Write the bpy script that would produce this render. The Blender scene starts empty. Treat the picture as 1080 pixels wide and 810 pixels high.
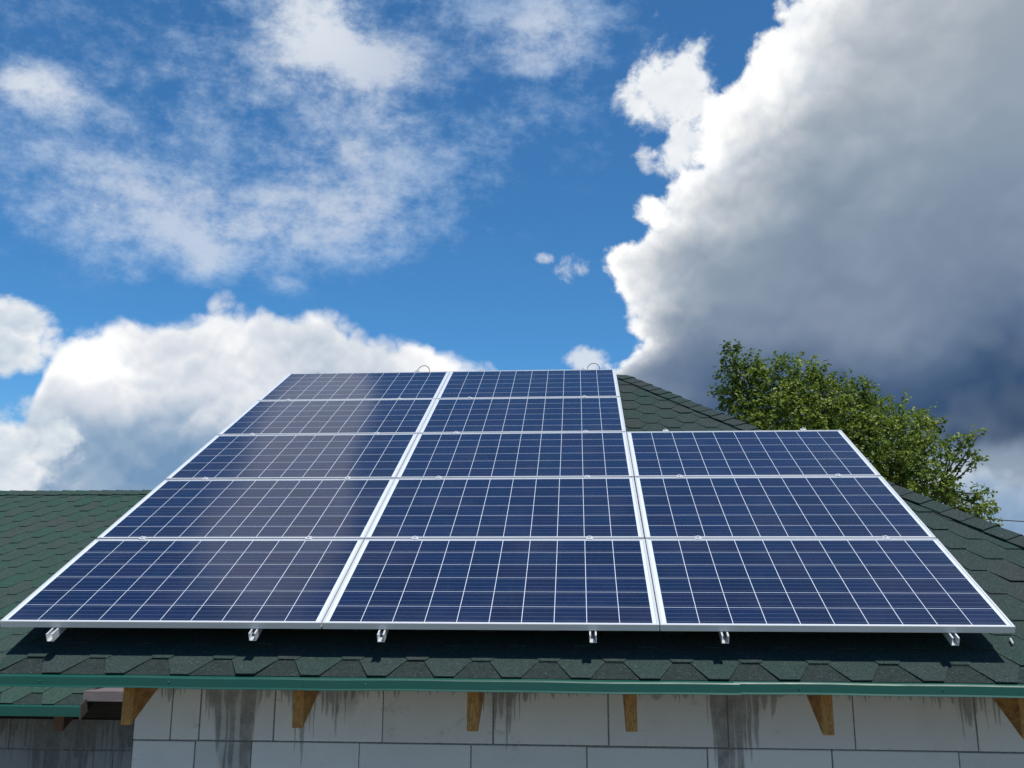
import bpy, bmesh, math, random
from mathutils import Vector, Matrix
R = math.radians
sc = bpy.context.scene
COL = sc.collection
random.seed(7)

# ------------------------------------------------------------------ camera
SLOPE = 0.48233                     # roof pitch in radians (27.6 degrees)
CT, ST = math.cos(SLOPE), math.sin(SLOPE)
cam = bpy.data.cameras.new('camera'); cam_o = bpy.data.objects.new('camera', cam); COL.objects.link(cam_o)
p_, y_, r_ = 0.21822, -0.071078, 0.00334
fw = Vector((math.sin(y_)*math.cos(p_), math.cos(y_)*math.cos(p_), math.sin(p_)))
rt = Vector((math.cos(y_), -math.sin(y_), 0)); up = rt.cross(fw)
rt, up = rt*math.cos(r_)+up*math.sin(r_), up*math.cos(r_)-rt*math.sin(r_)
CAM = Vector((2.95085, -4.74153, 0.15051))
cam_o.matrix_world = Matrix(((rt.x, up.x, -fw.x, CAM.x), (rt.y, up.y, -fw.y, CAM.y), (rt.z, up.z, -fw.z, CAM.z), (0, 0, 0, 1)))
cam.sensor_width = 36; cam.lens = 991.3/1080*36; cam.clip_start = .05; cam.clip_end = 9000
sc.camera = cam_o

# ------------------------------------------------------------------ node helpers
class X:
    """a scalar or vector socket with arithmetic"""
    def __init__(s, nt, sock): s.nt, s.k = nt, sock
    def _m(s, op, *a, clamp=False):
        n = s.nt.nodes.new('ShaderNodeMath'); n.operation = op; n.use_clamp = clamp
        for i, v in enumerate((s,)+a):
            if isinstance(v, X): s.nt.links.new(v.k, n.inputs[i])
            else: n.inputs[i].default_value = v
        return X(s.nt, n.outputs[0])
    def __add__(s, o): return s._m('ADD', o)
    __radd__ = __add__
    def __sub__(s, o): return s._m('SUBTRACT', o)
    def __rsub__(s, o): return (s*-1.0)+o
    def __mul__(s, o): return s._m('MULTIPLY', o)
    __rmul__ = __mul__
    def __truediv__(s, o): return s._m('DIVIDE', o)
    def max(s, o): return s._m('MAXIMUM', o)
    def min(s, o): return s._m('MINIMUM', o)
    def abs(s): return s._m('ABSOLUTE')
    def pow(s, o): return s._m('POWER', o)
    def exp(s): return s._m('EXPONENT')
    def floor(s): return s._m('FLOOR')
    def fract(s): return s._m('FRACT')
    def lt(s, o): return s._m('LESS_THAN', o)
    def gt(s, o): return s._m('GREATER_THAN', o)
    def clamp(s): return s._m('ADD', 0.0, clamp=True)
    def ss(s, a, b, lo=0.0, hi=1.0):
        n = s.nt.nodes.new('ShaderNodeMapRange'); n.interpolation_type = 'SMOOTHSTEP'
        s.nt.links.new(s.k, n.inputs[0])
        for i, v in ((1, a), (2, b), (3, lo), (4, hi)): n.inputs[i].default_value = v
        return X(s.nt, n.outputs[0])
    def lin(s, a, b, lo=0.0, hi=1.0):
        n = s.nt.nodes.new('ShaderNodeMapRange'); s.nt.links.new(s.k, n.inputs[0])
        for i, v in ((1, a), (2, b), (3, lo), (4, hi)): n.inputs[i].default_value = v
        return X(s.nt, n.outputs[0])
    def curve(s, pts, x0, x1, y0, y1):
        """piecewise curve through (x, y) points"""
        n = s.nt.nodes.new('ShaderNodeFloatCurve'); c = n.mapping.curves[0]
        pts = sorted(((x-x0)/(x1-x0), (y-y0)/(y1-y0)) for x, y in pts)
        while len(c.points) < len(pts): c.points.new(.5, .5)
        for q, (a, b) in zip(c.points, pts): q.location = (a, b); q.handle_type = 'AUTO_CLAMPED'
        n.mapping.update()
        t = s.lin(x0, x1); s.nt.links.new(t.k, n.inputs['Value'])
        return X(s.nt, n.outputs[0]).lin(0, 1, y0, y1)

class NT:
    def __init__(s, nt): s.nt = nt; nt.nodes.clear()
    def new(s, t, **kw):
        n = s.nt.nodes.new(t)
        for k, v in kw.items(): setattr(n, k, v)
        return n
    def put(s, n, key, v):
        i = n.inputs[key]
        if isinstance(v, X): s.nt.links.new(v.k, i)
        elif hasattr(v, 'links'): s.nt.links.new(v, i)
        else: i.default_value = v
    def coord(s, which='Object'): return X(s.nt, s.new('ShaderNodeTexCoord').outputs[which])
    def xyz(s, v):
        n = s.new('ShaderNodeSeparateXYZ'); s.put(n, 0, v); return [X(s.nt, o) for o in n.outputs]
    def comb(s, a, b, c):
        n = s.new('ShaderNodeCombineXYZ')
        for i, v in enumerate((a, b, c)): s.put(n, i, v)
        return X(s.nt, n.outputs[0])
    def vmul(s, v, k):
        n = s.new('ShaderNodeVectorMath', operation='MULTIPLY'); s.put(n, 0, v); n.inputs[1].default_value = k
        return X(s.nt, n.outputs[0])
    def vadd(s, v, k):
        n = s.new('ShaderNodeVectorMath', operation='ADD'); s.put(n, 0, v); s.put(n, 1, k)
        return X(s.nt, n.outputs[0])
    def noise(s, v, scale, detail=2, rough=.5, dist=0., color=False):
        n = s.new('ShaderNodeTexNoise'); s.put(n, 'Vector', v)
        n.inputs['Scale'].default_value = scale; n.inputs['Detail'].default_value = detail
        n.inputs['Roughness'].default_value = rough; n.inputs['Distortion'].default_value = dist
        return X(s.nt, n.outputs['Color' if color else 'Fac'])
    def voro(s, v, scale, out='Distance', feature='F1', rand=1.):
        n = s.new('ShaderNodeTexVoronoi', feature=feature); s.put(n, 'Vector', v)
        n.inputs['Scale'].default_value = scale; n.inputs['Randomness'].default_value = rand
        return X(s.nt, n.outputs[out])
    def white(s, v):
        n = s.new('ShaderNodeTexWhiteNoise', noise_dimensions='3D'); s.put(n, 'Vector', v); return X(s.nt, n.outputs['Value'])
    def mix(s, f, a, b, mode='MIX'):
        n = s.new('ShaderNodeMix', data_type='RGBA', blend_type=mode); s.put(n, 0, f)
        for i, v in ((6, a), (7, b)):
            if isinstance(v, (tuple, list)) and len(v) == 3: v = tuple(v)+(1,)
            s.put(n, i, v)
        return X(s.nt, n.outputs[2])
    def ramp(s, f, stops):
        n = s.new('ShaderNodeValToRGB'); e = n.color_ramp.elements
        while len(e) < len(stops): e.new(.5)
        for q, (p, c) in zip(e, stops): q.position = p; q.color = tuple(c)+(1,)
        s.put(n, 0, f); return X(s.nt, n.outputs[0])
    def attr(s, name): return X(s.nt, s.new('ShaderNodeAttribute', attribute_name=name).outputs['Fac'])
    def bump(s, h, strength=.3, dist=.01):
        n = s.new('ShaderNodeBump'); n.inputs['Strength'].default_value = strength; n.inputs['Distance'].default_value = dist
        s.put(n, 'Height', h); return n.outputs[0]

def material(name):
    m = bpy.data.materials.new(name); m.use_nodes = True
    return m, NT(m.node_tree)
def finish(t, **kw):
    b = t.new('ShaderNodeBsdfPrincipled'); o = t.new('ShaderNodeOutputMaterial')
    for k, v in kw.items():
        k = k.replace('_', ' ')
        if isinstance(v, (tuple, list)) and len(v) == 3: v = tuple(v)+(1,)
        t.put(b, k, v)
    t.nt.links.new(b.outputs[0], o.inputs[0]); return b

# ------------------------------------------------------------------ sun and sky
SUN = Vector((.26, .13*CT-ST, .13*ST+CT)).normalized()           # towards the sun: high, in front of the house, a little to the east
sd = bpy.data.lights.new('sun', 'SUN'); sd.energy = 5.0; sd.angle = R(.53); sd.color = (1, .96, .89)
so = bpy.data.objects.new('sun', sd); COL.objects.link(so)
so.rotation_euler = (-SUN).to_track_quat('-Z', 'Y').to_euler()
sc.view_settings.view_transform = 'Standard'; sc.view_settings.look = 'None'
sc.view_settings.exposure = 0.0; sc.view_settings.gamma = 1; sc.view_settings.use_curve_mapping = False

w = bpy.data.worlds.new('World'); sc.world = w; w.use_nodes = True
t = NT(w.node_tree)
D = t.coord('Generated')
nrm = t.new('ShaderNodeVectorMath', operation='NORMALIZE'); t.put(nrm, 0, D); D = X(t.nt, nrm.outputs[0])
dx, dy, dz = t.xyz(D)
DEG = 180/math.pi
AZ = dx._m('ARCTAN2', dy)*DEG                       # degrees from the house axis, clockwise
EL = dz._m('ARCSINE')*DEG  # cloud outlines and centres below come from image pixels, converted to these angles
sky = t.new('ShaderNodeTexSky', sky_type='NISHITA'); sky.sun_disc = False
sky.sun_elevation = math.asin(SUN.z); sky.sun_rotation = math.atan2(SUN.x, SUN.y)
sky.air_density = 1.0; sky.dust_density = .3; sky.ozone_density = 2.5
blue = t.mix(1.0, X(t.nt, sky.outputs[0]), t.mix(EL.ss(1, 13), (.82, .95, 1.05), (.42, .93, 1.26)), 'MULTIPLY')

warp = t.noise(D, 10, 3, .5, color=True)
wn = t.new('ShaderNodeVectorMath', operation='MULTIPLY_ADD'); t.put(wn, 0, warp); wn.inputs[1].default_value = (.045,)*3; t.put(wn, 2, D)
DW = X(t.nt, wn.outputs[0])
def billow(v):
    s = None
    for sc_, a in ((15, .50), (33, .29), (72, .16)):
        d = t.voro(v, sc_)
        b = (1.0-d*d*1.3)*a
        s = b if s is None else s+b
    return s                                         # domes of several sizes, about 0 .. 1
warp2 = t.noise(D, 60, 4, .6, color=True)
wn2 = t.new('ShaderNodeVectorMath', operation='MULTIPLY_ADD'); t.put(wn2, 0, warp2); wn2.inputs[1].default_value = (.016,)*3; t.put(wn2, 2, DW)
DV = X(t.nt, wn2.outputs[0])
BI = billow(DV)
BIu = billow(t.vadd(DV, (-.001, -.001, .009)))
big_n = t.noise(DW, 9, 3, .45); big_u = t.noise(t.vadd(DW, (-.004, 0, .018)), 9, 3, .45)
shade2 = (big_n-big_u)*2.6                           # broad, soft relief
shade = (BI-BIu)*1.1                                 # lumps lit from above
N1 = t.noise(D, 7, 8, .6); N2 = t.noise(DW, 22, 7, .62)
def blob(a, e, ra, re):
    q = (AZ-a)/ra; v = (EL-e)/re
    return 1.0-(q*q+v*v)
def gauss(a, e, ra, re):
    q = (AZ-a)/ra; v = (EL-e)/re
    return ((q*q+v*v)*-1.0).exp()

def over(base, alpha, c):                            # cloud layers
    return t.mix(alpha, base, c)
cloud_a = None; cloud_c = None
def layer(alpha, c):
    global cloud_a, cloud_c
    if cloud_a is None: cloud_a, cloud_c = alpha, c
    else:
        cloud_c = t.mix(alpha/( (alpha+cloud_a*(1.0-alpha)).max(.0001)), cloud_c, c)
        cloud_a = alpha+cloud_a*(1.0-alpha)

# thin high cloud, mottled
front = AZ.abs().ss(70, 55)
st = t.noise(t.vmul(D, (1, 1.1, 1.4)), 26, 9, .70)
st2 = t.noise(t.vmul(D, (1.1, 1, .9)), 8, 5, .55)
m = gauss(-25, 20.8, 9, 2.6)*.75 + gauss(-15, 22.4, 7, 3.2)*.62 + gauss(-22, 28.5, 13, 6)*.62 + gauss(-17.5, 32.8, 3.6, 2.8)*.95 \
  + gauss(-13, 31, 3, 1.5)*.7 + gauss(-9, 30, 9, 7)*.46 + gauss(-1.5, 33.2, 4.5, 3)*.62 + gauss(-31, 24, 7, 6)*.42 + gauss(-33.5, 26.8, 2.3, 1.1)*.8 \
  + gauss(-23, 18.8, 1.2, 1.4)*.6 + gauss(-18.2, 18, 1, .6)*.55 + gauss(-27, 17.9, 1, .8)*.4 + gauss(-14.7, 26.2, 1.1, .8)*.5 + gauss(3, 29, 5, 5)*.22
stk_ = t.noise(t.vmul(t.vadd(D, (0, 0, 0)), (1, .6, 2.6)), 13, 7, .62)
cov = (st-.5)*1.35 + (stk_-.5)*.9 + (st2-.5)*1.0 + m*.66
wis = cov.ss(.12, .98)
layer(wis*m.ss(-.02, .42)*(gauss(-17.5, 32.8, 4.5, 3.5)*.26 + gauss(-33.5, 26.8, 2.5, 1.5)*.2 + gauss(-.5, 33.2, 4, 3)*.12 + .58), t.mix(wis*m.ss(.3, 1.1), (.52, .69, .92), (.90, .94, .99)))
# cloud higher up (mirrored by the panels) and over the rest of the sky
hi = gauss(-30, 49.5, 7.0, 5.5) + gauss(-23.5, 45, 4.2, 5.0) + gauss(-19, 41.5, 3.6, 3)*.8
hi = (hi*1.2*(N1*.8+.6)).ss(.45, 1.05)
layer(hi*.62, (.92, .93, .97))
rest = (N1*.6+N2*.4).ss(.50, .66)*AZ.abs().ss(42, 60)*AZ.abs().ss(125, 95)*EL.ss(-2, 8)
layer(rest*.35, (.62, .68, .76))
# far bright bank low in the east, under the dark base
eb = blob(25.5, 6.6, 5.0, 2.0) + (N2-.5)*1.6 + (BI-.5)*.5
layer(eb.ss(-.1, .5)*.96, t.mix((N2+shade*.8).ss(.38, .66), (.36, .45, .58), (.86, .90, .95)))
low = EL.ss(13.5, 10.5)*AZ.ss(6, 11)*front
layer(low*.96, t.ramp((EL*.12+(N1-.5)*.8).clamp(), [(0, (.48, .57, .68)), (1, (.24, .32, .43))]))
# heap cloud over the low roof
tb = AZ.curve([(-46, 14), (-38, 9), (-33.6, 9.0), (-32.2, 9.6), (-31.2, 11.6), (-30.4, 13.4), (-28.8, 14.6), (-27.4, 15.2), (-24.8, 15.6), (-23.4, 15.9), (-21.7, 17.0), (-20, 16.7), (-18.2, 16.3), (-15.7, 16.7),
               (-14.3, 16.2), (-12.4, 15.3), (-10, 15.2), (-7.7, 14.5), (-5.4, 13.7), (-4.2, 11), (-2, 9), (4, 8)], -50, 10, 0, 20)
sB = tb-EL + (N1-.5)*2.2 + (BI-.55)*2.0 + (N2-.5)*.8
hB = EL.ss(5.5, 12.0)
soft = t.noise(D, 9, 3, .45)
lit = (shade*.6 + shade2*.45 + (soft-.5)*1.3 + hB*.62 + sB.ss(2.6, .0)*.28 + gauss(-28.8, 13.0, 2.2, 1.9)*.6 + gauss(-8.0, 13.6, 4, 1.4)*.35 - gauss(-26.5, 7.8, 4.5, 2.2)*.34 + .20)
layer(sB.ss(-.1, 1.0)*front, t.ramp(lit.lin(-.1, 1.25), [(0, (.20, .34, .53)), (.30, (.36, .48, .64)), (.55, (.62, .69, .79)), (.80, (.86, .89, .94)), (1, (1.1, 1.1, 1.1))]))
# puffs by the left edge
pf = blob(-33.4, 13.4, 3.4, 2.3).max(blob(-32.2, 6.8, 4.0, 3.6)).max(blob(-33.5, 4.5, 6, 3)) + (N2-.5)*1.5 + (BI-.55)*.9
layer(pf.ss(.05, .6), t.ramp((shade*1.2+(N1-.5)+pf.lin(0, 1, .85, .45)).lin(0, 1.1), [(0, (.42, .55, .70)), (.5, (.74, .81, .88)), (1, (1.05, 1.05, 1.05))]))
# the great cloud in the east: white rim, grey body, slate-blue base
ea = EL.curve([(60, 40), (48, 38), (45, 33), (38, 19), (33.3, 14.4), (31.6, 12.4), (30.4, 11.2), (29.1, 9.9), (27.4, 9.0), (25.4, 7.6), (24.6, 6.6), (23.8, 5.2), (22.9, 5.0), (21.9, 5.4), (21.2, 4.6), (20.4, 2.6), (19.6, 1.4),
               (18.7, 1.3), (17.8, 2.0), (16.6, 2.9), (15.2, 3.5), (14.2, 2.6), (13.3, 1.3), (12.6, .6), (10, -2), (6, -3)], 5, 60, -5, 40)
dA = AZ-ea
sA = dA + .35 + (N1-.5)*3.8 + (BI-.55)*3.8 + (N2-.5)*3.8
tower = blob(6.5, 29.0, 3.3, 3.6).max(blob(8.2, 26.3, 4.0, 2.1)) + (N2-.5)*5.0 + (BI-.55)*1.6 - .05
frag = blob(-.2, 19.4, 1.5, 1.1).max(blob(-1.9, 20.1, .9, .5)).max(blob(5.2, 23, 1.2, .7)).max(blob(1.0, 13.9, 1.7, .9)).max(blob(4.6, 26.2, .7, 1.6)) + (N2-.5)*4.5 - .1
base = EL - (8.4-(AZ-18)*.10) + (N1-.5)*3 + (N2-.5)*1.2
aA = sA.ss(-.1, 1.0)*base.ss(-.6, .9).max(AZ.ss(20, 10))*AZ.ss(75, 50)
aT = tower.ss(-.1, 1.1)*.92
aF = frag.ss(-.1, 1.0)*.8
grey = t.ramp((EL + (AZ*-1.0+15.0).max(0.0)*.42 + (N1-.5)*4 + (t.noise(D, 4.5, 4, .45)-.5)*15).lin(8, 36), [(0, (.032, .072, .150)), (.157, (.048, .098, .200)), (.25, (.115, .180, .295)), (.354, (.205, .272, .385)), (.5, (.265, .345, .445)), (.735, (.345, .405, .485)), (1, (.46, .515, .575))])
rimw = EL.curve([(8, .7), (13, .9), (16, 1.5), (20, 2.6), (25, 3.6), (29, 3.7), (34, 4.2), (60, 6)], 5, 60, 0, 10)
rim = ((dA + (N1-.5)*6 + (N2-.5)*2.5).max(0.0)/rimw*-1.0)
rim = rim.exp()
rim = (rim*1.35 + (shade*.45 + shade2*.8)*rim.pow(.5) + (soft-.5)*.6*rim.pow(.4) - .03 + gauss(12.5, 29, 3.5, 3)*.25).clamp()
layer(aT, t.ramp((tower.ss(-.1, 1.3)*.8+shade*.6+.1).clamp(), [(0, (.55, .66, .82)), (1, (1.05, 1.06, 1.06))]))
layer(aF, (.86, .90, .96))
layer(aA, t.mix(rim, t.mix((shade2*.30+.03).clamp(), grey, (.6, .66, .74)), t.mix(BI.ss(.1, .8), (.78, .84, .92), (1.12, 1.12, 1.11))))

bg1 = t.new('ShaderNodeBackground'); t.put(bg1, 0, blue); bg1.inputs[1].default_value = .105
bg2 = t.new('ShaderNodeBackground'); t.put(bg2, 0, cloud_c); bg2.inputs[1].default_value = .92
mx = t.new('ShaderNodeMixShader'); t.put(mx, 0, cloud_a.clamp()); t.nt.links.new(bg1.outputs[0], mx.inputs[1]); t.nt.links.new(bg2.outputs[0], mx.inputs[2])
wo = t.new('ShaderNodeOutputWorld'); t.nt.links.new(mx.outputs[0], wo.inputs[0])

# ------------------------------------------------------------------ object helpers
WORLD = {}                                           # world position of every thing's Empty
def thing(name, label, cat, loc=(0, 0, 0), rot=(0, 0, 0), group=None):
    o = bpy.data.objects.new(name, None); COL.objects.link(o); o.empty_display_size = .1
    o.location = loc; o.rotation_euler = rot
    o['label'] = label; o['category'] = cat
    if group: o['group'] = group
    return o
def tag(o, label, cat, group=None):
    o['label'] = label; o['category'] = cat
    if group: o['group'] = group
    return o
def obj(name, bm, mat, parent=None, smooth=False, offset=(0, 0, 0)):
    """link a bmesh as one mesh object; offset is taken off its coordinates (the parent's location)"""
    if any(offset): bmesh.ops.translate(bm, verts=bm.verts, vec=-Vector(offset))
    me = bpy.data.meshes.new(name); bm.normal_update(); bm.to_mesh(me); bm.free()
    for mt in (mat if isinstance(mat, (list, tuple)) else [mat]): me.materials.append(mt)
    if smooth:
        for p in me.polygons: p.use_smooth = True
    o = bpy.data.objects.new(name, me); COL.objects.link(o)
    if parent: o.parent = parent
    return o
def box(bm, a, b, bev=0, mat=0):
    r = bmesh.ops.create_cube(bm, size=1); vs = r['verts']
    c = [(p+q)/2 for p, q in zip(a, b)]; s = [abs(q-p) for p, q in zip(a, b)]
    bmesh.ops.scale(bm, vec=s, verts=vs); bmesh.ops.translate(bm, vec=c, verts=vs)
    fs = set(f for v in vs for f in v.link_faces)
    for f in fs: f.material_index = mat
    if bev: bmesh.ops.bevel(bm, geom=list(set(e for f in fs for e in f.edges)), offset=bev, segments=2, affect='EDGES', profile=.6)
    return vs
def prism(bm, prof, axis, a, b):
    """extrude a closed 2D profile along axis ('x' or 'y') from a to b"""
    mk = (lambda p, k: (k, p[0], p[1])) if axis == 'x' else (lambda p, k: (p[0], k, p[1]))
    A = [bm.verts.new(mk(p, a)) for p in prof]; B = [bm.verts.new(mk(p, b)) for p in prof]; n = len(prof)
    fs = [bm.faces.new((A[i], A[(i+1) % n], B[(i+1) % n], B[i])) for i in range(n)]
    fs += [bm.faces.new(A[::-1]), bm.faces.new(B)]
    bmesh.ops.recalc_face_normals(bm, faces=fs)
    return fs
def tube(bm, pts, rad, n=8, cap=True):
    pts = [Vector(p) for p in pts]; rings = []
    rad = rad if isinstance(rad, (list, tuple)) else [rad]*len(pts)
    for i, p in enumerate(pts):
        d = (pts[min(i+1, len(pts)-1)]-pts[max(i-1, 0)]).normalized()
        a = d.orthogonal().normalized() if i == 0 else (rings[-1][1]-d*rings[-1][1].dot(d)).normalized()
        b = d.cross(a)
        rings.append(([bm.verts.new(p+(a*math.cos(k*2*math.pi/n)+b*math.sin(k*2*math.pi/n))*rad[i]) for k in range(n)], a))
    for (r0, _), (r1, _) in zip(rings, rings[1:]):
        for k in range(n): bm.faces.new((r0[k], r0[(k+1) % n], r1[(k+1) % n], r1[k]))
    if cap: bm.faces.new(rings[0][0][::-1]); bm.faces.new(rings[-1][0])

U = Vector((1, 0, 0)); V = Vector((0, CT, ST)); N = Vector((0, -ST, CT))
GZ = -3.1                                            # ground level
ROOF = -.183                                         # roof surface below the glass of the panels
# ------------------------------------------------------------------ materials
def m_shingle(name, g1, g2, grey):
    m, t = material(name); c = t.coord(); tone = t.attr('tone')
    big = t.noise(c, 1.1, 4, .6); gr = t.noise(c, 330, 3, .8); gr2 = t.noise(c, 95, 2, .7)
    base = t.mix((tone*.85+(big-.5)*.9).clamp(), g1, g2)
    base = t.mix(t.attr('band')*t.noise(c, 40, 4, .8).ss(.25, .5), base, grey)
    gr3 = t.noise(c, 38, 2, .6)
    k = (gr-.5)*1.7 + (gr2-.5)*1.5 + (gr3-.5)*.6 + 1.08
    n = t.new('ShaderNodeVectorMath', operation='SCALE'); t.put(n, 0, base); t.put(n, 'Scale', k.max(.25)); base = X(t.nt, n.outputs[0])
    sp = t.voro(c, 120, 'Distance'); spk = sp.lt(.15)*t.white(t.voro(c, 120, 'Position')).gt(.90)
    base = t.mix(spk*.8, base, (.42, .48, .46))
    dirt = t.noise(t.vmul(c, (3, .6, 3)), 2.2, 5, .65).ss(.52, .75)*.35
    base = t.mix(dirt, base, (.035, .045, .045))
    finish(t, Base_Color=base, Roughness=.95, Specular_IOR_Level=.06, Normal=t.bump(gr+gr2*.6, .5, .004))
    return m
M_SH = m_shingle('green shingle granules', (.026, .045, .040), (.037, .044, .044), (.023, .031, .030))
M_SH2 = m_shingle('green shingle granules of the low roof', (.029, .060, .047), (.042, .053, .050), (.024, .034, .032))

def m_paint(name, col, rough=.42, var=.25, metal=0.):
    m, t = material(name); c = t.coord()
    n = t.noise(t.vmul(c, (1, 6, 6)), 2.5, 5, .65)
    b = t.mix(n.ss(.35, .7)*var, col, tuple(k*.55+.01 for k in col))
    finish(t, Base_Color=b, Roughness=n.lin(.3, .7, rough-.08, rough+.12), Metallic=metal, Normal=t.bump(t.noise(c, 6, 2), .12, .02))
    return m
M_GREEN = m_paint('green painted sheet metal', (.002, .064, .045), .45)

m, t = material('pine wood'); c = t.coord()
gr = t.noise(t.vmul(c, (26, 2.2, 7)), 4, 6, .65, 1.2); kn = t.voro(t.vmul(c, (1, .4, 1)), 7)
b = t.ramp(gr, [(.28, (.13, .055, .014)), (.5, (.33, .150, .032)), (.72, (.46, .24, .06))])
b = t.mix(kn.ss(.16, .05)*.8, b, (.10, .045, .015)); b = t.mix(t.noise(c, 3.5, 4).ss(.55, .75)*.5, b, (.13, .085, .04))
finish(t, Base_Color=b, Roughness=.75, Normal=t.bump(gr, .25, .004)); M_WOOD = m

m, t = material('brown weathered timber'); c = t.coord()
gr = t.noise(t.vmul(c, (22, 2.2, 9)), 3, 5, .6, .8)
finish(t, Base_Color=t.ramp(gr, [(.3, (.09, .045, .025)), (.7, (.20, .10, .05))]), Roughness=.85); M_OLD = m
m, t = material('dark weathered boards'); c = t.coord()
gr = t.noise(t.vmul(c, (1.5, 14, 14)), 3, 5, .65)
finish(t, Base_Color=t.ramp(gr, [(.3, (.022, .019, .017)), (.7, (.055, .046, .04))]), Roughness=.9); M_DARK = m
m, t = material('grey pink board'); c = t.coord()
gr = t.noise(t.vmul(c, (1.5, 14, 14)), 3, 5, .65)
finish(t, Base_Color=t.ramp(gr, [(.3, (.095, .078, .08)), (.7, (.16, .135, .14))]), Roughness=.9); M_PINK = m

def m_block(name, base, streaks, x0, x1, top, heavy, off):
    """cellular concrete with damp runs; streaks = (x, length) points of the stain curve"""
    m, t = material(name); c = t.vadd(t.coord(), tuple(off)); x, y, z = t.xyz(c)
    tone = t.attr('tone')
    fine = t.noise(c, 60, 4, .7); mid = t.noise(c, 5, 5, .6); por = t.voro(c, 130).ss(.30, .12)
    col = t.mix((tone*.6+mid*.5).clamp(), tuple(k*.84 for k in base), tuple(k*1.1 for k in base)); col = t.mix(por*.30, col, tuple(k*.55 for k in base)); col = t.mix(t.noise(c, 2.2, 5, .65).ss(.48, .75)*.30, col, tuple(k*.66 for k in base))
    L = x.curve(streaks, x0, x1, 0, 1)
    dist = z*-1.0+top
    wob = t.noise(t.vmul(c, (30, 1, 9)), 1, 4, .7)
    xw = x+(t.noise(t.vmul(c, (6, 1, 5)), 1, 3, .6)-.5)*.03
    drips = None
    for cw, gain, sd_ in ((.021, 1.25, 3.0), (.047, 1.05, 9.0), (.11, .75, 17.0)):   # single runs of different width
        q = xw/cw; qi = q.floor(); qf = q.fract()
        r1 = t.white(t.comb(qi, sd_, 1.0)); r2 = t.white(t.comb(qi, sd_, 5.0)); r3 = t.white(t.comb(qi, sd_, 8.0))
        ln = L*r1.pow(1.7)*gain; rel = dist/ln.max(.004)
        half = (r2*.30+.16)*(1.0-rel.clamp().pow(3.0)*.75)
        d_ = (half-(qf-(r3*.3+.35)).abs()).ss(-.10, .14)*rel.ss(1.05, .92)*(r1*.5+.4)
        drips = d_ if drips is None else drips.max(d_)
    wash = (L*.62-dist+(wob-.5)*.16).ss(-.04, .16)*.42
    s1 = (drips*.72+wash).min(.85)*t.noise(c, 14, 4, .7).lin(.3, .7, .65, 1.1)
    k = t.mix(s1.clamp()*heavy, col, (.105, .098, .088))
    pat = t.noise(t.vmul(c, (7, 1, 10)), 1, 5, .7).ss(.60, .70)*.35
    k = t.mix(pat, k, (.26, .25, .235))
    finish(t, Base_Color=k, Roughness=.93, Specular_IOR_Level=.25, Normal=t.bump(fine*.5+mid, .35, .006))
    return m
# ------------------------------------------------------------------ ground
m, t = material('sandy building ground'); c = t.coord()
a = t.noise(c, .35, 6, .65); b2 = t.noise(c, 9, 5, .7)
finish(t, Base_Color=t.mix(a.ss(.47, .62), t.mix(b2, (.17, .15, .125), (.30, .275, .235)), t.mix(b2, (.05, .085, .02), (.10, .14, .04))), Roughness=.95, Normal=t.bump(b2, .8, .08)); M_GR = m
bm = bmesh.new(); bmesh.ops.create_grid(bm, x_segments=8, y_segments=8, size=4000); bmesh.ops.translate(bm, verts=bm.verts, vec=(0, 0, GZ))
g = obj('ground', bm, M_GR); g['kind'] = 'structure'

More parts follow.
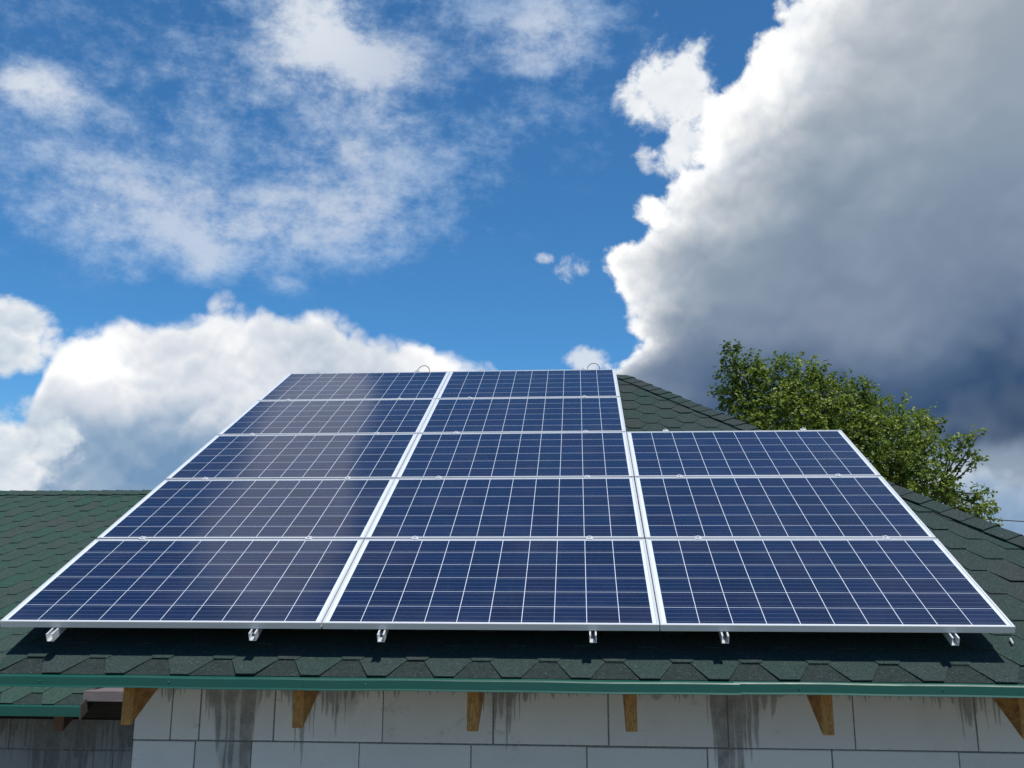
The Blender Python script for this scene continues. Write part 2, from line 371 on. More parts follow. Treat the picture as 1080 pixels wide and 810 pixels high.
# ------------------------------------------------------------------ shingled slopes
TP, TA, TE = .325, .092, .1425                       # period of the tabs, flat of a tab, exposure of a course
TB = TP/2-TA
def slope(O, Uv, Vv, Nv, u0, u1, v0, v1, cuts, seed):
    """courses of hexagonal tabs; every tab a pair of faces with a skirt so the laps throw real shadows"""
    rnd = random.Random(seed); bm = bmesh.new(); tl = bm.faces.layers.float.new('tone'); bl = bm.faces.layers.float.new('band')
    W = lambda u, v, n: O+Uv*u+Vv*v+Nv*n
    def face(ps, tone, band=0):
        f = bm.faces.new([bm.verts.new(p) for p in ps]); f[tl] = tone; f[bl] = band
    face([W(u0, v0+.004, .0005), W(u1, v0+.004, .0005), W(u1, v0+TE*1.5, .0005), W(u0, v0+TE*1.5, .0005)], .5, 1)
    k = 0; v = v0
    strip = {}
    while v < v1:
        u = u0-TP+(TP/2 if k % 2 else 0)+rnd.uniform(-.012, .012); i = 0; bundle = rnd.random()
        dv = rnd.uniform(-.003, .003)
        while u < u1+TP:
            if i % 3 == 0: st = rnd.gauss(.45, .30); lift = rnd.uniform(0, .0015)
            tone = min(1, max(0, st+rnd.gauss(0, .13)))
            vb = v+dv+rnd.uniform(-.002, .002); e = TE; uc = u+rnd.uniform(-.003, .003)
            h0 = .0088+lift+rnd.uniform(-.0008, .0022)+(rnd.uniform(.002, .006) if rnd.random() < .07 else 0); h1 = .0044+lift*.4; h2 = .0026
            P = [(uc-TP/2+.001, v+e, h1), (uc-TA/2-TB, v+e, h1), (uc-TA/2, vb, h0), (uc+TA/2, vb, h0+rnd.uniform(-.001, .001)), (uc+TA/2+TB, v+e, h1), (uc+TP/2-.001, v+e, h1)]
            T = [(uc+TP/2-.001, v+2*e+.02, h2), (uc-TP/2+.001, v+2*e+.02, h2)]
            face([W(*P[1]), W(*P[2]), W(*P[3]), W(*P[4])], tone)
            face([W(*P[0]), W(*P[1]), W(*P[4]), W(*P[5]), W(*T[0]), W(*T[1])], tone)
            for a, b in zip(P, P[1:]):
                da = .0050 if a[1] < v+e-.02 else .0012; db = .0050 if b[1] < v+e-.02 else .0012
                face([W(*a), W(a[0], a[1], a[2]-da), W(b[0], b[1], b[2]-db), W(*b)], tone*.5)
            u += TP; i += 1
        v += TE; k += 1
    for p, nn in cuts:
        bmesh.ops.bisect_plane(bm, geom=bm.verts[:]+bm.edges[:]+bm.faces[:], plane_co=p, plane_no=nn, clear_outer=True)
    return bm

# ------------------------------------------------------------------ the house
HO = Vector((3.2, 5.0, GZ))
house = thing('house', 'grey block house with the green hip roof that carries the solar panels', 'house', HO)
EV = -.192                                           # eave in roof coordinates
HU = .544                                            # run of the hips per metre up the slope
hipL = lambda v: .022                              # the west end is a plain gable verge
hipR = lambda v: 3.387+HU*(5.629-v)-.04
VR = 5.42                                            # ridge
RO = N*ROOF                                          # origin of the roof plane
W_ = lambda u, v, n=0: RO+U*u+V*v+N*n
a, b = W_(hipL(EV), EV), W_(hipL(VR), VR); nL = ((b-a).cross(N)).normalized()
if nL.dot(W_(3, 2)-a) > 0: nL = -nL
c_, d_ = W_(hipR(EV), EV), W_(hipR(VR), VR); nR = ((d_-c_).cross(N)).normalized()
if nR.dot(W_(3, 2)-c_) > 0: nR = -nR
bm = slope(RO, U, V, N, -.3, 6.8, EV, VR, [(a, nL), (c_, nR), (b, V)], 11)
# the three slopes that face away
cr = b; YR = b.y; back = lambda p: Vector((p.x, 2*YR-p.y, p.z))
tl = bm.faces.layers.float['tone']
for poly in ([c_, back(c_), d_], [back(c_), back(a), b, d_]):
    f = bm.faces.new([bm.verts.new(p) for p in poly]); f[tl] = .4
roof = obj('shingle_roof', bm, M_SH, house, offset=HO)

def hip_caps(lo, hi, n1, n2, w, step, rev=False):
    """folded cap shingles laid up a hip, each over the one below"""
    bm = bmesh.new(); tl = bm.faces.layers.float.new('tone'); bl = bm.faces.layers.float.new('band'); rnd = random.Random(5)
    d = (hi-lo).normalized(); L = (hi-lo).length; upn = (n1+n2).normalized()
    s1 = n1.cross(d).normalized(); s2 = n2.cross(d).normalized()
    if s1.dot(n2) > 0: s1 = -s1
    if s2.dot(n1) > 0: s2 = -s2
    k = 0; s = -.02
    while s < L:
        e = min(s+step*1.7, L+.03); tone = min(1, max(0, rnd.gauss(.6, .2))); j = rnd.uniform(-.004, .004)
        def pt(q, side, x, h): return lo+d*q+(s1 if side == 1 else s2)*x+(n1 if side == 1 else n2)*h
        h0, h1 = .026+rnd.uniform(-.002, .004), .013
        for sd_ in (1, 2):
            q = [pt(s, sd_, 0, h0)+upn*.004, pt(s, sd_, w+j, h0-.004), pt(e, sd_, w+j, h1-.004), pt(e, sd_, 0, h1)+upn*.004]
            vs = [bm.verts.new(p) for p in q]; f = bm.faces.new(vs); f[tl] = tone
            lw = (n1 if sd_ == 1 else n2)*-.010
            for A, B in ((0, 1), (1, 2)):
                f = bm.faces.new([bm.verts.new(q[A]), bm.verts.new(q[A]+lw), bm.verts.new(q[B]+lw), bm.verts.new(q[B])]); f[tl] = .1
        s += step; k += 1
    return bm
nE = (back(c_)-c_).cross(d_-c_).normalized(); nE = nE if nE.z > 0 else -nE
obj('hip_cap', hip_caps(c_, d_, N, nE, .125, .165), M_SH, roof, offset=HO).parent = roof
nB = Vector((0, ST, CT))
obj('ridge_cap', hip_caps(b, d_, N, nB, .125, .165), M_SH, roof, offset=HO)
for q in roof.children: q.location = (0, 0, 0)

# boarding under the overhang
bm = bmesh.new()
lowp = [p-Vector((0, 0, .012)) for p in (a, c_, d_, b)]
def slab(bm, poly, th):
    A = [bm.verts.new(p) for p in poly]; B = [bm.verts.new(p-Vector((0, 0, th))) for p in poly]
    bm.faces.new(A); bm.faces.new(B[::-1]); n = len(A)
    for i in range(n): bm.faces.new((A[i], B[i], B[(i+1) % n], A[(i+1) % n]))
    bmesh.ops.recalc_face_normals(bm, faces=bm.faces[:])
cent = W_(3.2, 2.0)
slab(bm, [p+(cent-p).normalized()*.03 for p in lowp], .028)
obj('roof_boarding', bm, M_DARK, house, offset=HO)

# green drip edge along the eave
EY, EZ = a.y, a.z
bm = bmesh.new()
prof = [(EY+.10, EZ+.10*ST/CT-.004), (EY-.006, EZ-.006), (EY-.010, EZ-.012), (EY-.010, EZ-.050), (EY-.013, EZ-.057), (EY-.013, EZ-.059), (EY-.007, EZ-.055), (EY-.007, EZ-.012), (EY+.10, EZ+.10*ST/CT-.008)]
xs = [a.x-.02, 1.62, 3.66, 5.7, c_.x+.02]
for i, (q, w2) in enumerate(zip(xs, xs[1:])):
    dz_ = .0015 if i % 2 else 0
    bm = bmesh.new(); P_ = [(y-dz_*2, z-dz_) for y, z in prof]; nseg = 14; x0_, x1_ = q+(.001 if i else 0), w2+.03*(i < 3); rings = []
    for k in range(nseg+1):
        xx = x0_+(x1_-x0_)*k/nseg; wv = .0016*math.sin(xx*3.1+i)+.0011*math.sin(xx*9.7)
        rings.append([bm.verts.new((xx, y+wv*.6, z+wv)) for y, z in P_])
    for r0, r1 in zip(rings, rings[1:]):
        for k in range(len(P_)): bm.faces.new((r0[k], r0[(k+1) % len(P_)], r1[(k+1) % len(P_)], r1[k]))
    bm.faces.new(rings[0][::-1]); bm.faces.new(rings[-1])
    for sx_ in (x0_+.3, x0_+.95, x0_+1.6):
        if sx_ > x1_-.05: continue
        hd = bmesh.ops.create_uvsphere(bm, u_segments=8, v_segments=5, radius=.0045)['verts']; bmesh.ops.translate(bm, verts=hd, vec=(sx_, EY-.010, EZ-.030))
    bmesh.ops.recalc_face_normals(bm, faces=bm.faces[:])
    obj('drip_edge', bm, M_GREEN, house, offset=HO)
bm = bmesh.new()
for p, q in ((a, b), (back(a), b)):
    dn = Vector((0, 0, -.11)); ex = Vector((.012, 0, 0)); u_ = Vector((0, 0, .004))
    slab(bm, [p+u_-ex, q+u_-ex, q+u_, p+u_], .12)
obj('verge_board', bm, M_DARK, house, offset=HO)
for p, q in ((c_, back(c_)),):
    bm = bmesh.new(); sx = 1
    box(bm, (p.x+sx*.012, p.y, p.z-.066), (p.x+sx*.004, q.y, p.z-.006)); obj('drip_edge', bm, M_GREEN, house, offset=HO)
bm = bmesh.new(); q = back(a); box(bm, (a.x, q.y+.004, a.z-.066), (c_.x, q.y+.012, a.z-.006)); obj('drip_edge', bm, M_GREEN, house, offset=HO)

# block wall
WY, WX0, WX1 = .55, .494, 5.94
px = lambda q: .494+(q-141)*.00513
stk = [(.4, .15), (.62, .06), (.70, .10), (.80, .05), (.90, .22), (.97, .55), (1.02, .95), (1.10, 1.0), (1.16, .75), (1.21, .12), (1.30, .12), (1.40, .30), (1.46, .42), (1.53, .22), (1.62, .30), (1.70, .32), (1.76, .10), (2.0, .05), (2.35, .04),
       (2.44, .22), (2.50, .30), (2.58, .24), (2.66, .10), (2.9, .05), (3.2, .05), (3.3, .12), (3.40, .10), (3.60, .10), (3.66, .75), (3.72, .85), (3.80, .60), (3.86, .40), (3.95, .15), (4.1, .05), (4.6, .05), (4.86, .12), (4.95, .25), (5.05, .20), (5.3, .08), (5.9, .2)]
M_BLK = m_block('cellular concrete blocks', (.56, .555, .54), stk, .3, 6.0, -.345, .92, HO)
m, t = material('dark mortar joints'); c = t.coord()
finish(t, Base_Color=t.mix(t.noise(c, 90, 4).ss(.35, .65), (.10, .095, .09), (.24, .235, .225)), Roughness=.95); M_MORT = m
m, t = material('coursed side walls'); c = t.coord(); x, y, z = t.xyz(c)
br = t.new('ShaderNodeTexBrick', offset=.5); t.put(br, 'Vector', t.comb(x+y, z, 0.0))
for k_, v_ in (('Scale', 1), ('Mortar Size', .004), ('Mortar Smooth', .2), ('Brick Width', .6), ('Row Height', .25)): br.inputs[k_].default_value = v_
br.inputs['Color1'].default_value = (.46, .47, .465, 1); br.inputs['Color2'].default_value = (.56, .565, .56, 1); br.inputs['Mortar'].default_value = (.12, .115, .11, 1)
fine = t.noise(c, 6, 6, .7)
finish(t, Base_Color=t.mix(fine.ss(.55, .75)*.4, X(t.nt, br.outputs[0]), (.22, .215, .2)), Roughness=.93, Normal=t.bump(fine, .3, .006)); M_SIDE = m
row1 = [px(q) for q in (182, 213, 294, 411, 528, 648, 770, 897, 1018)]+[5.62]
row2 = [px(q) for q in (210, 271, 387, 505, 625, 748, 873, 998)]+[5.50]
def block_rows(y, x0, x1, ztop, rows, seed, name, mat, parent, off, depth=.30):
    rnd = random.Random(seed); bm = bmesh.new(); tl = bm.faces.layers.float.new('tone')
    g = .0028; z = ztop
    def blk(p, q, z0, z1):
        ton = min(1, max(0, rnd.gauss(.5, .25))); n0 = set(bm.faces)
        dy = rnd.uniform(0, .003)
        g1, g2, g3, g4 = (g+rnd.uniform(-.0008, .0022) for _ in range(4))
        vs_ = box(bm, (p+g1, y+dy, z0+g2), (q-g3, y+.05, z1-g4), rnd.uniform(.003, .0065))
        for f in bm.faces:
            if f not in n0: f[tl] = ton
    for z0, z1, xs in rows:
        xs = [x0]+[v for v in xs if x0 < v < x1]+[x1]
        for p, q in zip(xs, xs[1:]): blk(p, q, z0, z1)
    return obj(name, bm, mat, parent, offset=off)
ZJ = -.6437
rows = [(ZJ, ZJ+.30, row1), (ZJ-.25, ZJ, row2)]
rnd = random.Random(2)
for k in range(2, 10):
    s = rnd.uniform(.1, .6); rows.append((ZJ-.25*k, ZJ-.25*(k-1), [WX0+s+.6*i for i in range(10)]))
s = .3; rows.append((ZJ+.30, ZJ+.50, [WX0+s+.6*i for i in range(10)]))
bw = block_rows(WY, WX0, WX1, 0, rows, 4, 'block_wall', M_BLK, house, HO)
bm = bmesh.new()
box(bm, (WX0+.004, WY+.006, GZ), (WX1-.004, WY+.30, ZJ+.505))
obj('mortar_core', bm, M_MORT, house, offset=HO); bm = bmesh.new()
yb = 2*YR-WY
box(bm, (WX0+.004, yb-.3, GZ), (WX1-.004, yb, ZJ+.505)); box(bm, (WX0+.004, WY+.302, GZ), (WX0+.3, yb-.302, ZJ+.505)); box(bm, (WX1-.3, WY+.302, GZ), (WX1-.004, yb-.302, ZJ+.505))
zt = ZJ+.507; f0 = [(WX0+.004, WY+.1, zt), (WX0+.004, yb-.1, zt), (WX0+.004, YR, zt+(YR-WY-.1)*ST/CT)]
A_ = [bm.verts.new(p) for p in f0]; B_ = [bm.verts.new((p[0]+.2, p[1], p[2])) for p in f0]
bm.faces.new(A_); bm.faces.new(B_[::-1])
for i in range(3): bm.faces.new((A_[i], B_[i], B_[(i+1) % 3], A_[(i+1) % 3]))
bmesh.ops.recalc_face_normals(bm, faces=bm.faces[:])
obj('side_wall', bm, M_SIDE, house, offset=HO)

# rafters showing under the eave
for i, rx in enumerate((.695, 1.562, 2.425, 3.190, 4.112, 5.02, 5.82)):
    bm = bmesh.new(); y0 = EY+.115; top = lambda y: EZ+(y-EY)*ST/CT-.05
    zb = -.500-.004*(i % 3)
    sh = ((0, 0), (.012, 0), (-.01, 0), (.004, 0), (.01, 0), (0, 0), (0, 0))[i][0]
    prof = [(y0, top(y0)), (y0, zb), (y0+.8, zb+.8*ST/CT), (y0+.8, top(y0+.8))]
    prism(bm, prof, 'x', rx-.028, rx+.028)
    bmesh.ops.bevel(bm, geom=bm.edges[:], offset=.004, segments=1, affect='EDGES')
    obj('rafter', bm, M_WOOD, house, offset=HO)
# raise nothing else: the rafters enter the wall top

# ------------------------------------------------------------------ low building on the west side
GOFF = -1.717                                        # N . P of its roof plane
GO = N*GOFF
gW = lambda u, v, n=0: GO+U*u+V*v+N*n
def on_plane(pxx, pyy, off):
    d = rt*((pxx-540)/991.3)-up*((pyy-405)/991.3)+fw
    s = (off-N.dot(CAM))/N.dot(d); return CAM+d*s
e0 = on_plane(85, 744, GOFF); e1 = on_plane(20, 743, GOFF); rg = on_plane(60, 519.5, GOFF)
gv0 = (e0.dot(V)+e1.dot(V))/2; gv1 = rg.dot(V); gx1 = e0.x; gx0 = -9.5
GOr = Vector((-5, rg.y, GZ))
low = thing('low_building', 'lower building beside the house with its own green shingle roof and stained wall', 'building', GOr)
bm = slope(GO, U, V, N, gx0, gx1+.3, gv0, gv1, [(gW(gx1, 0), U), (gW(0, gv1), V)], 23)
tl = bm.faces.layers.float['tone']
A, B = gW(gx0, gv1), gW(gx1, gv1); bk = lambda p: Vector((p.x, 2*A.y-p.y, p.z))
f = bm.faces.new([bm.verts.new(p) for p in (A, B, bk(gW(gx1, gv0)), bk(gW(gx0, gv0)))]); f[tl] = .4
lroof = obj('shingle_roof', bm, M_SH2, low, offset=GOr)
obj('ridge_cap', hip_caps(A, B, N, nB, .11, .165), M_SH2, lroof, offset=GOr)
ge = gW(gx1, gv0)
bm = bmesh.new()
slab(bm, [gW(gx0, gv0+.02, -.012), gW(gx1-.01, gv0+.02, -.012), gW(gx1-.01, gv1, -.012), gW(gx0, gv1, -.012)], .03)
obj('roof_boarding', bm, M_DARK, low, offset=GOr)
bm = bmesh.new()
prism(bm, [(ge.y+.1, ge.z+.1*ST/CT-.004), (ge.y-.006, ge.z-.006), (ge.y-.010, ge.z-.012), (ge.y-.010, ge.z-.080), (ge.y-.004, ge.z-.080), (ge.y-.004, ge.z-.012), (ge.y+.1, ge.z+.1*ST/CT-.008)], 'x', gx0, gx1+.005)
obj('drip_edge', bm, M_GREEN, low, offset=GOr)
bm = bmesh.new()                                     # verge trim up the gable end
def verge(u, th, w2):
    q = [gW(u, gv0-.005, .012), gW(u+w2, gv0-.005, .012), gW(u+w2, gv1, .012), gW(u, gv1, .012)]
    slab(bm, q, th)
verge(gx1+.002, .11, .012)
obj('verge_board', bm, M_DARK, low, offset=GOr)
def on_y(pxx, pyy, Y):
    d = rt*((pxx-540)/991.3)-up*((pyy-405)/991.3)+fw
    return CAM+d*((Y-CAM.y)/d.y)
# its wall
LY = ge.y+.52
lt = (CAM + (rt*((60-540)/991.3)-up*((757-405)/991.3)+fw)*((LY-CAM.y)/(rt*((60-540)/991.3)-up*((757-405)/991.3)+fw).y)).z
stg = [(-9.4, .5), (-3.4, .5), (-2.9, .35), (-2.6, .6), (-2.3, .25), (-1.95, .7), (-1.75, .35), (-1.5, .55), (-1.25, .9), (-1.05, .95), (-.9, .45), (-.6, .5), (-.4, .4), (-.2, .6), (.0, .4), (.2, .85), (.49, .9)]
M_BLK2 = m_block('stained concrete blocks', (.27, .262, .255), stg, -9.5, .6, lt+.02, .95, GOr)  # damp runs over a base colour darkened for the shade on this wall
rows = [(lt-.235, lt-.008, [-3.9, -3.3, -2.75, -2.2, -1.62, -1.05, -.5, .1]), (lt-.48, lt-.240, [-3.6, -3.0, -2.4, -1.9, -1.3, -.75, -.15])]
for k in range(2, 9): rows.append((lt-.24*k-.245, lt-.24*k-.003, [-9+.6*i+(.3 if k % 2 else 0) for i in range(17)]))
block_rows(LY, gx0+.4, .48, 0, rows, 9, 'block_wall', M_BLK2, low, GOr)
bm = bmesh.new(); box(bm, (gx0+.4, LY+.006, GZ), (.485, LY+.3, lt-.01))
obj('mortar_core', bm, M_MORT, low, offset=GOr); bm = bmesh.new()
box(bm, (gx0+.4, 2*A.y-LY-.3, GZ), (.485, 2*A.y-LY, lt)); box(bm, (gx0+.4, LY+.31, GZ), (gx0+.7, 2*A.y-LY-.31, lt))
obj('side_wall', bm, M_SIDE, low, offset=GOr)
bm = bmesh.new(); box(bm, (gx0+.4, LY+.02, lt-.006), (.485, LY+.2, lt+.17), .005); obj('gap_shade_beam', bm, M_DARK, low, offset=GOr)  # dark beam standing in for the shaded void above the wall
cbz = on_y(110, 740, ge.y+.06).z                     # board between the two roofs, its depth added to shade the wall
bm = bmesh.new()
box(bm, (gx1-.02, ge.y+.06, cbz), (.47, ge.y+.82, cbz+.075), .003)
obj('closing_board', bm, M_PINK, low, offset=GOr)
for rx in (-3.35, -2.62, -1.78, -1.0):
    bm = bmesh.new(); y0 = ge.y+.11; tp = lambda y: ge.z+(y-ge.y)*ST/CT-.05; zb = ge.z-.20
    prism(bm, [(y0, tp(y0)), (y0, zb), (y0+.9, zb+.9*ST/CT), (y0+.9, tp(y0+.9))], 'x', rx-.04, rx+.04); obj('rafter', bm, M_OLD, low, offset=GOr)

# ------------------------------------------------------------------ solar panels
PW, PH, GU, GV = 1.6642, .994, .005, .0183
m, t = material('anodised aluminium'); c = t.coord()
n = t.noise(t.vmul(c, (2, 60, 60)), 2, 3, .6)
finish(t, Base_Color=t.mix(n, (.52, .525, .53), (.62, .625, .63)), Metallic=.2, Roughness=.42); M_ALU = m
m, t = material('mill finish aluminium'); c = t.coord()
n = t.noise(t.vmul(c, (60, 2, 60)), 2, 3, .6)
finish(t, Base_Color=t.mix(n, (.70, .71, .72), (.85, .855, .86)), Metallic=.5, Roughness=.38); M_RAIL = m
m, t = material('stainless steel'); finish(t, Base_Color=(.62, .62, .62), Metallic=.9, Roughness=.3); M_STEEL = m
m, t = material('black cable sheath'); finish(t, Base_Color=(.012, .012, .013), Roughness=.5); M_CABLE = m

m, t = material('polycrystalline cells under glass'); c = t.coord(); x, y, z = t.xyz(c)
CP = .1605; CPY = .1596; CX0, CY0 = (PW-10*CP)/2, (PH-6*CPY)/2
cx_, cy_ = (x-CX0)/CP, (y-CY0)/CPY
ix, iy = cx_.floor(), cy_.floor(); fx, fy = cx_.fract(), cy_.fract()
inside = cx_.gt(0)*cx_.lt(10)*cy_.gt(0)*cy_.lt(6)
gap = .0015/CP
cellm = inside*((fx-.5).abs().lt(.5-gap))*((fy-.5).abs().lt(.5-gap*.85))
pid = X(t.nt, t.new('ShaderNodeObjectInfo').outputs['Random'])
rv = t.white(t.comb(ix, iy, pid*91.0)); rv2 = t.white(t.comb(ix, iy, pid*57.0+3.0))
cr_ = t.voro(t.vadd(t.vmul(c, (1, 1, 1)), t.comb(pid*7.0, 0.0, 0.0)), 85, 'Color'); crv, _, _ = t.xyz(cr_)
k = (rv*.55+crv*.45)
cell = t.mix(k, (.0013, .0058, .026), (.0045, .0130, .054))
cell = t.mix(rv2.gt(.78)*.6, cell, (.007, .009, .036)); cell = t.mix(rv2.lt(.15)*.6, cell, (.002, .012, .042))
bus = ((fy*4.0).fract()-.5).abs().lt(.0010/CP*4)
fing = ((fx*52.0).fract()-.5).abs().lt(.10)
cell = t.mix(fing*.02, cell, (.5, .52, .55))
cell = t.mix(bus*.34, cell, (.30, .33, .38))
dust = t.noise(t.vadd(c, t.comb(pid*13.0, pid*5.0, 0.0)), 2.2, 5, .65)
edge = (y.ss(.16, .0)*.6 + .06)
colr = t.mix(cellm, (.62, .66, .72), cell)
colr = t.mix((dust.ss(.45, .75)*.030+edge*.06*dust+t.noise(t.vmul(c, (9, 1.2, 1)), 1, 4, .7).ss(.55, .8)*.03).clamp(), colr, (.30, .30, .29))
finish(t, Base_Color=colr, Roughness=.35, Specular_IOR_Level=.12, IOR=1.45, Coat_Weight=1.0, Coat_Roughness=dust.lin(.3, .7, .02, .06), Coat_IOR=1.32)
M_CELL = m

def frame_bm():
    bm = bmesh.new(); lip, h = .0115, .035
    prof = [(lip, -.0035), (lip, 0.), (.0012, 0.), (0., -.0012), (0., -.015), (.0014, -.0165), (.0014, -.0215), (0., -.023), (0., -h+.001), (.001, -h), (.028, -h), (.028, -h+.002), (.003, -h+.002), (.003, -.0035)]
    cor = [((0, 0), (1, 1)), ((PW, 0), (-1, 1)), ((PW, PH), (-1, -1)), ((0, PH), (1, -1))]
    rings = [[bm.verts.new((cx+sx*a, cy+sy*a, z)) for a, z in prof] for (cx, cy), (sx, sy) in cor]
    n = len(prof)
    for i in range(4):
        A, B = rings[i], rings[(i+1) % 4]
        for k in range(n): bm.faces.new((A[k], A[(k+1) % n], B[(k+1) % n], B[k]))
    bmesh.ops.recalc_face_normals(bm, faces=bm.faces[:]); return bm
def glass_bm():
    bm = bmesh.new(); e = .0032; box(bm, (e, e, -.0075), (PW-e, PH-e, -.0030)); return bm
ROWS = ['bottom row at the eave', 'second row from the eave', 'third row from the eave', 'fourth row from the eave', 'topmost row by the sky']
COLS = ['tall column beside the low roof', 'middle column', 'short column near the tree']
SP = (SLOPE, 0, 0); proto = None
for i, nrow in enumerate((5, 5, 3)):
    for j in range(nrow):
        lab = f'dark blue solar panel, {COLS[i]}, {ROWS[j] if not (i == 2 and j == 2) else "upper end of that column"}'
        u, v = i*(PW+GU)+random.uniform(-.002, .002), j*(PH+GV)+(random.uniform(-.0015, .0015) if j else 0)
        loc = U*u+V*v+N*random.uniform(-.001, .001)
        if proto is None:
            p = thing('solar_panel', lab, 'solar panel', loc, SP, 'solar panels on the green roof')
            fr = obj('frame', frame_bm(), M_ALU, p); gl = obj('glass', glass_bm(), M_CELL, p); proto = (p, fr, gl)
        else:
            p = proto[0].copy(); COL.objects.link(p); p['label'] = lab; p.location = loc
            for q in proto[1:]:
                c2 = q.copy(); COL.objects.link(c2); c2.parent = p
        p.rotation_euler = (SLOPE+random.uniform(-.0006, .0006), random.uniform(-.0006, .0006), random.uniform(-.0005, .0005))

# ------------------------------------------------------------------ rails, hooks and clamps
def rail_profile():
    o = .0175; lipw = .0080; tk = .0024
    return [(-o, -.040), (o, -.040), (o, 0), (o-lipw, 0), (o-lipw, -.0035), (o-tk, -.0035), (o-tk, -.017), (o-lipw+.001, -.017), (o-lipw+.001, -.0195), (o-tk, -.0195), (o-tk, -.040+tk),
            (-o+tk, -.040+tk), (-o+tk, -.0195), (-o+lipw-.001, -.0195), (-o+lipw-.001, -.017), (-o+tk, -.017), (-o+tk, -.0035), (-o+lipw, -.0035), (-o+lipw, 0), (-o, 0)]
RL = [(.292, 5.09, 'tall column beside the low roof, on its outer side', -.066), (1.325, 5.09, 'tall column beside the low roof, on its inner side', -.046), (1.972, 5.09, 'middle column, nearer the low roof', -.050),
      (3.012, 5.09, 'middle column, nearer the short column', -.043), (3.645, 3.07, 'short column, nearer the middle column', -.041), (4.716, 3.07, 'short column, on its outer side near the tree', -.045)]
for u, L, where, tip in RL:
    r = thing('mounting_rail', f'aluminium rail end under the {where}', 'rail', U*u+N*-.0355, SP, 'mounting rails under the panels')
    bm = bmesh.new(); prism(bm, rail_profile(), 'y', tip, L); obj('rail_profile', bm, M_RAIL, r)
    nr = 5 if L > 4 else 3
    for j in range(1, nr+1):
        bm = bmesh.new(); vj = j*(PH+GV)-GV/2; top = .0375
        if j < nr:
            box(bm, (-.016, vj-.019, top-.0015), (.016, vj+.019, top+.0022), .0008); box(bm, (-.02, vj-.0075, .001), (.02, vj+.0075, top-.002))
        else:
            vj += .012
            box(bm, (-.022, vj-.024, top-.0015), (.022, vj+.006, top+.0022), .0008); box(bm, (-.02, vj-.0005, .001), (.02, vj+.006, top-.002))
        k = bmesh.ops.create_cone(bm, cap_ends=True, segments=12, radius1=.0075, radius2=.0065, depth=.008)['verts']
        bmesh.ops.translate(bm, verts=k, vec=(0, vj, top+.006))
        obj('clamp', bm, M_ALU, r)
    for j in range(nr+1):
        vj = .45+j*(L-.75)/nr; bm = bmesh.new()
        box(bm, (.0185, vj-.02, -.138), (.024, vj+.02, -.008), .001); box(bm, (.0, vj-.03, -.145), (.07, vj+.14, -.139), .001)
        obj('roof_hook', bm, M_STEEL, r)

# ------------------------------------------------------------------ small things on the roof
def on_px(pxx, pyy, off): return on_plane(pxx, pyy, off)
for (pxx, lab) in ((448, 'black cable loop above the top edge of the tall column beside the low roof'), (626, 'black cable loop above the top edge of the middle column')):
    base = on_plane(pxx, 391.5, .0); vv = 5.10
    uu = CAM.x+(base.x-CAM.x)*1.012
    p = U*uu+V*vv
    bm = bmesh.new(); pts = []
    for k in range(15):
        a_ = math.pi*(k/14)*1.12-.19
        pts.append((p.x-.062*math.cos(a_), p.y+.02*math.sin(a_*1.3), p.z-.015+.066*math.sin(a_)))
    pts = [(pts[0][0]+.004, p.y-.03, p.z-.10)]+pts+[(pts[-1][0]-.004, p.y-.03, p.z-.10)]
    tube(bm, pts, .0035, 6)
    tag(obj('cable_loop', bm, M_CABLE, smooth=True), lab, 'cable', 'cable loops behind the array')
q0, q1 = on_plane(1065.5, 673.5, ROOF+.018), on_plane(1068.5, 679, ROOF+.018)
bm = bmesh.new(); tube(bm, [q0, q1], .005, 6); tag(obj('metal_clip', bm, M_ALU), 'tiny bright metal clip lying on the shingles by the corner of the short column', 'clip')

# ------------------------------------------------------------------ tree beyond the roof
m, t = material('bark'); c = t.coord(); n = t.noise(t.vmul(c, (8, 8, 1.5)), 2, 6, .7)
finish(t, Base_Color=t.ramp(n, [(.3, (.05, .035, .022)), (.7, (.16, .12, .085))]), Roughness=.95, Normal=t.bump(n, .8, .03)); M_BARK = m
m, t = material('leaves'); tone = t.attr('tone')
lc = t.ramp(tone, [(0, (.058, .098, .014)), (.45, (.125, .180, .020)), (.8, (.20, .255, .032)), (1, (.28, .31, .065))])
b = t.new('ShaderNodeBsdfPrincipled'); t.put(b, 'Base Color', lc); b.inputs['Roughness'].default_value = .5; b.inputs['Specular IOR Level'].default_value = .35
tr = t.new('ShaderNodeBsdfTranslucent'); t.put(tr, 0, t.mix(.5, lc, (.16, .24, .03)))
mxs = t.new('ShaderNodeMixShader'); mxs.inputs[0].default_value = .34; t.nt.links.new(b.outputs[0], mxs.inputs[1]); t.nt.links.new(tr.outputs[0], mxs.inputs[2])
oo = t.new('ShaderNodeOutputMaterial'); t.nt.links.new(mxs.outputs[0], oo.inputs[0]); M_LEAF = m
DEP = 16.0
def at(pxx, pyy, dep): return CAM+(rt*((pxx-540)/991.3)-up*((pyy-405)/991.3)+fw)*dep
K = DEP/991.3
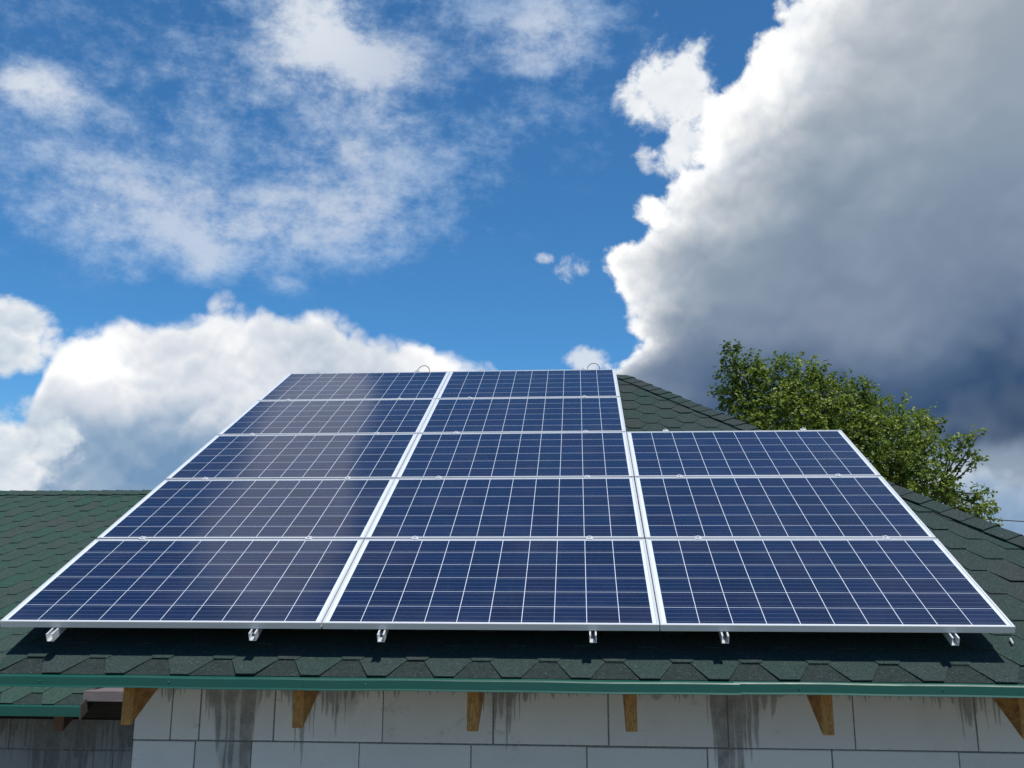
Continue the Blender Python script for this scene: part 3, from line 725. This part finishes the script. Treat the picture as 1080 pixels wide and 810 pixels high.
clumps = [(772, 375, 13, -.1), (783, 392, 20, 0), (768, 408, 13, .1), (790, 415, 30, .2), (772, 432, 12, .2), (815, 408, 30, 0), (842, 404, 26, -.2), (868, 414, 26, 0), (820, 440, 36, -.5), (858, 440, 40, -.4), (790, 452, 24, .5),
          (895, 425, 24, .2), (911, 413, 13, .1), (908, 440, 30, -.2), (935, 440, 22, .2), (942, 462, 34, -.3), (900, 470, 42, -.6), (965, 455, 22, .3), (985, 450, 12, .2), (978, 476, 28, 0), (960, 495, 30, -.3), (930, 500, 40, .2),
          (1002, 470, 13, .2), (1018, 463, 11, .1), (1030, 462, 7, .1), (1000, 492, 17, .2), (1020, 484, 11, 0), (1032, 482, 7, .1), (1004, 515, 17, -.1), (1025, 522, 12, .1), (1040, 520, 9, .2), (1046, 536, 8, .1), (1030, 537, 10, 0), (985, 515, 24, -.2),
          (860, 480, 50, .8), (910, 520, 55, .9), (960, 540, 45, .9), (820, 480, 40, 1.0), (1000, 545, 30, .6), (900, 560, 60, 1.4), (1020, 560, 30, .6)]
tb_ = at(930, 560, DEP+.8); TO = Vector((tb_.x, tb_.y, GZ))
tree = thing('tree', 'leafy green tree rising behind the roof, its crown stepping down to thin twigs', 'tree', TO)
bm = bmesh.new(); rnd = random.Random(3)
fork = Vector((TO.x, TO.y, tb_.z-1.6))
tube(bm, [TO, TO+Vector((.05, 0, 1.2)), TO.lerp(fork, .7)+Vector((-.06, .05, 0)), fork, fork+Vector((-.1, -.1, .9))], [.24, .19, .17, .15, .09], 10)
hubs = [at(x, y, DEP+.3) for x, y in ((800, 450), (850, 470), (905, 470), (950, 490), (990, 515))]
for h in hubs:
    mid = fork.lerp(h, .5)+Vector((0, 0, .15)); tube(bm, [fork+Vector((0, 0, -.1)), mid, h], [.09, .055, .03], 7)
cl = []
for (x, y, r, dd) in clumps:
    if x > 970 and y < 535: r *= .74
    c = at(x, y, DEP+dd); cl.append((c, r*K))
    h = min(hubs, key=lambda q: (q-c).length); mid = h.lerp(c, .5)+Vector((rnd.uniform(-.08, .08), rnd.uniform(-.08, .08), -.05))
    tube(bm, [h, mid, c, c+(c-mid).normalized()*r*K*.6], [.022, .014, .009, .004], 5)
obj('trunk', bm, M_BARK, tree, smooth=True, offset=TO)
bm = bmesh.new(); tl = bm.faces.layers.float.new('tone')
def leaf(p, nrm, L, tone):
    ax = nrm.orthogonal().normalized(); ax.rotate(Matrix.Rotation(rnd.uniform(0, 6.3), 3, nrm)); ay = nrm.cross(ax)
    w_ = L*.30; P = [p-ax*L*.5, p-ay*w_+ax*L*.05+nrm*w_*.35, p+ax*L*.5-nrm*L*.12, p+ay*w_+ax*L*.05+nrm*w_*.35]
    vs = [bm.verts.new(q) for q in P]
    for q in ((0, 1, 2), (0, 2, 3)):
        f = bm.faces.new([vs[k] for k in q]); f[tl] = tone
upv = Vector((0, 0, 1))
for c, r in cl:
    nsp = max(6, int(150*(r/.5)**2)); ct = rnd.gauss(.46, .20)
    for s in range(nsp):                              # sprays: short twigs with leaves along them
        d = Vector((rnd.gauss(0, 1), rnd.gauss(0, 1), rnd.gauss(.15, 1))).normalized()
        rr = r*(rnd.random()**.42)*rnd.uniform(.85, 1.18)
        o = c+d*rr*Vector((1, 1, .92)).length/1.69
        tw = (d+Vector((rnd.gauss(0, .5), rnd.gauss(0, .5), rnd.gauss(.1, .5)))).normalized(); ll = rnd.uniform(.10, .22)*(1 if r > .25 else .75)
        st = ct+rnd.gauss(0, .14)+(rr/r-.72)*.55  # sunlit look put into the tone: outer leaves lighter, inner ones darker
        for k in range(rnd.randint(6, 10)):
            p = o+tw*ll*(k/8)+Vector((rnd.gauss(0, .028), rnd.gauss(0, .028), rnd.gauss(0, .028)))
            nn = (d*.5+upv*.5+Vector((rnd.gauss(0, .45), rnd.gauss(0, .45), rnd.gauss(0, .4)))).normalized()
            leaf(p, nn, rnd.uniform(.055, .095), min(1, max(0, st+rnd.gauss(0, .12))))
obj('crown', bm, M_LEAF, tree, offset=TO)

# ------------------------------------------------------------------ overhead cable at the east edge
p0, p1 = at(1020, 543.5, 24), at(1100, 545, 27)
dv = (p1-p0); A = p0-dv*2.0; B = p1+dv*6
bm = bmesh.new(); tube(bm, [A.lerp(B, k/24)-Vector((0, 0, .5*(1-(2*k/24-1)**2))) +Vector((0, 0, .28)) for k in range(25)], .014, 6)
tag(obj('overhead_cable', bm, M_CABLE), 'thin dark overhead cable crossing the pale sky past the end of the tree', 'cable')
sc.cycles.use_denoising = True
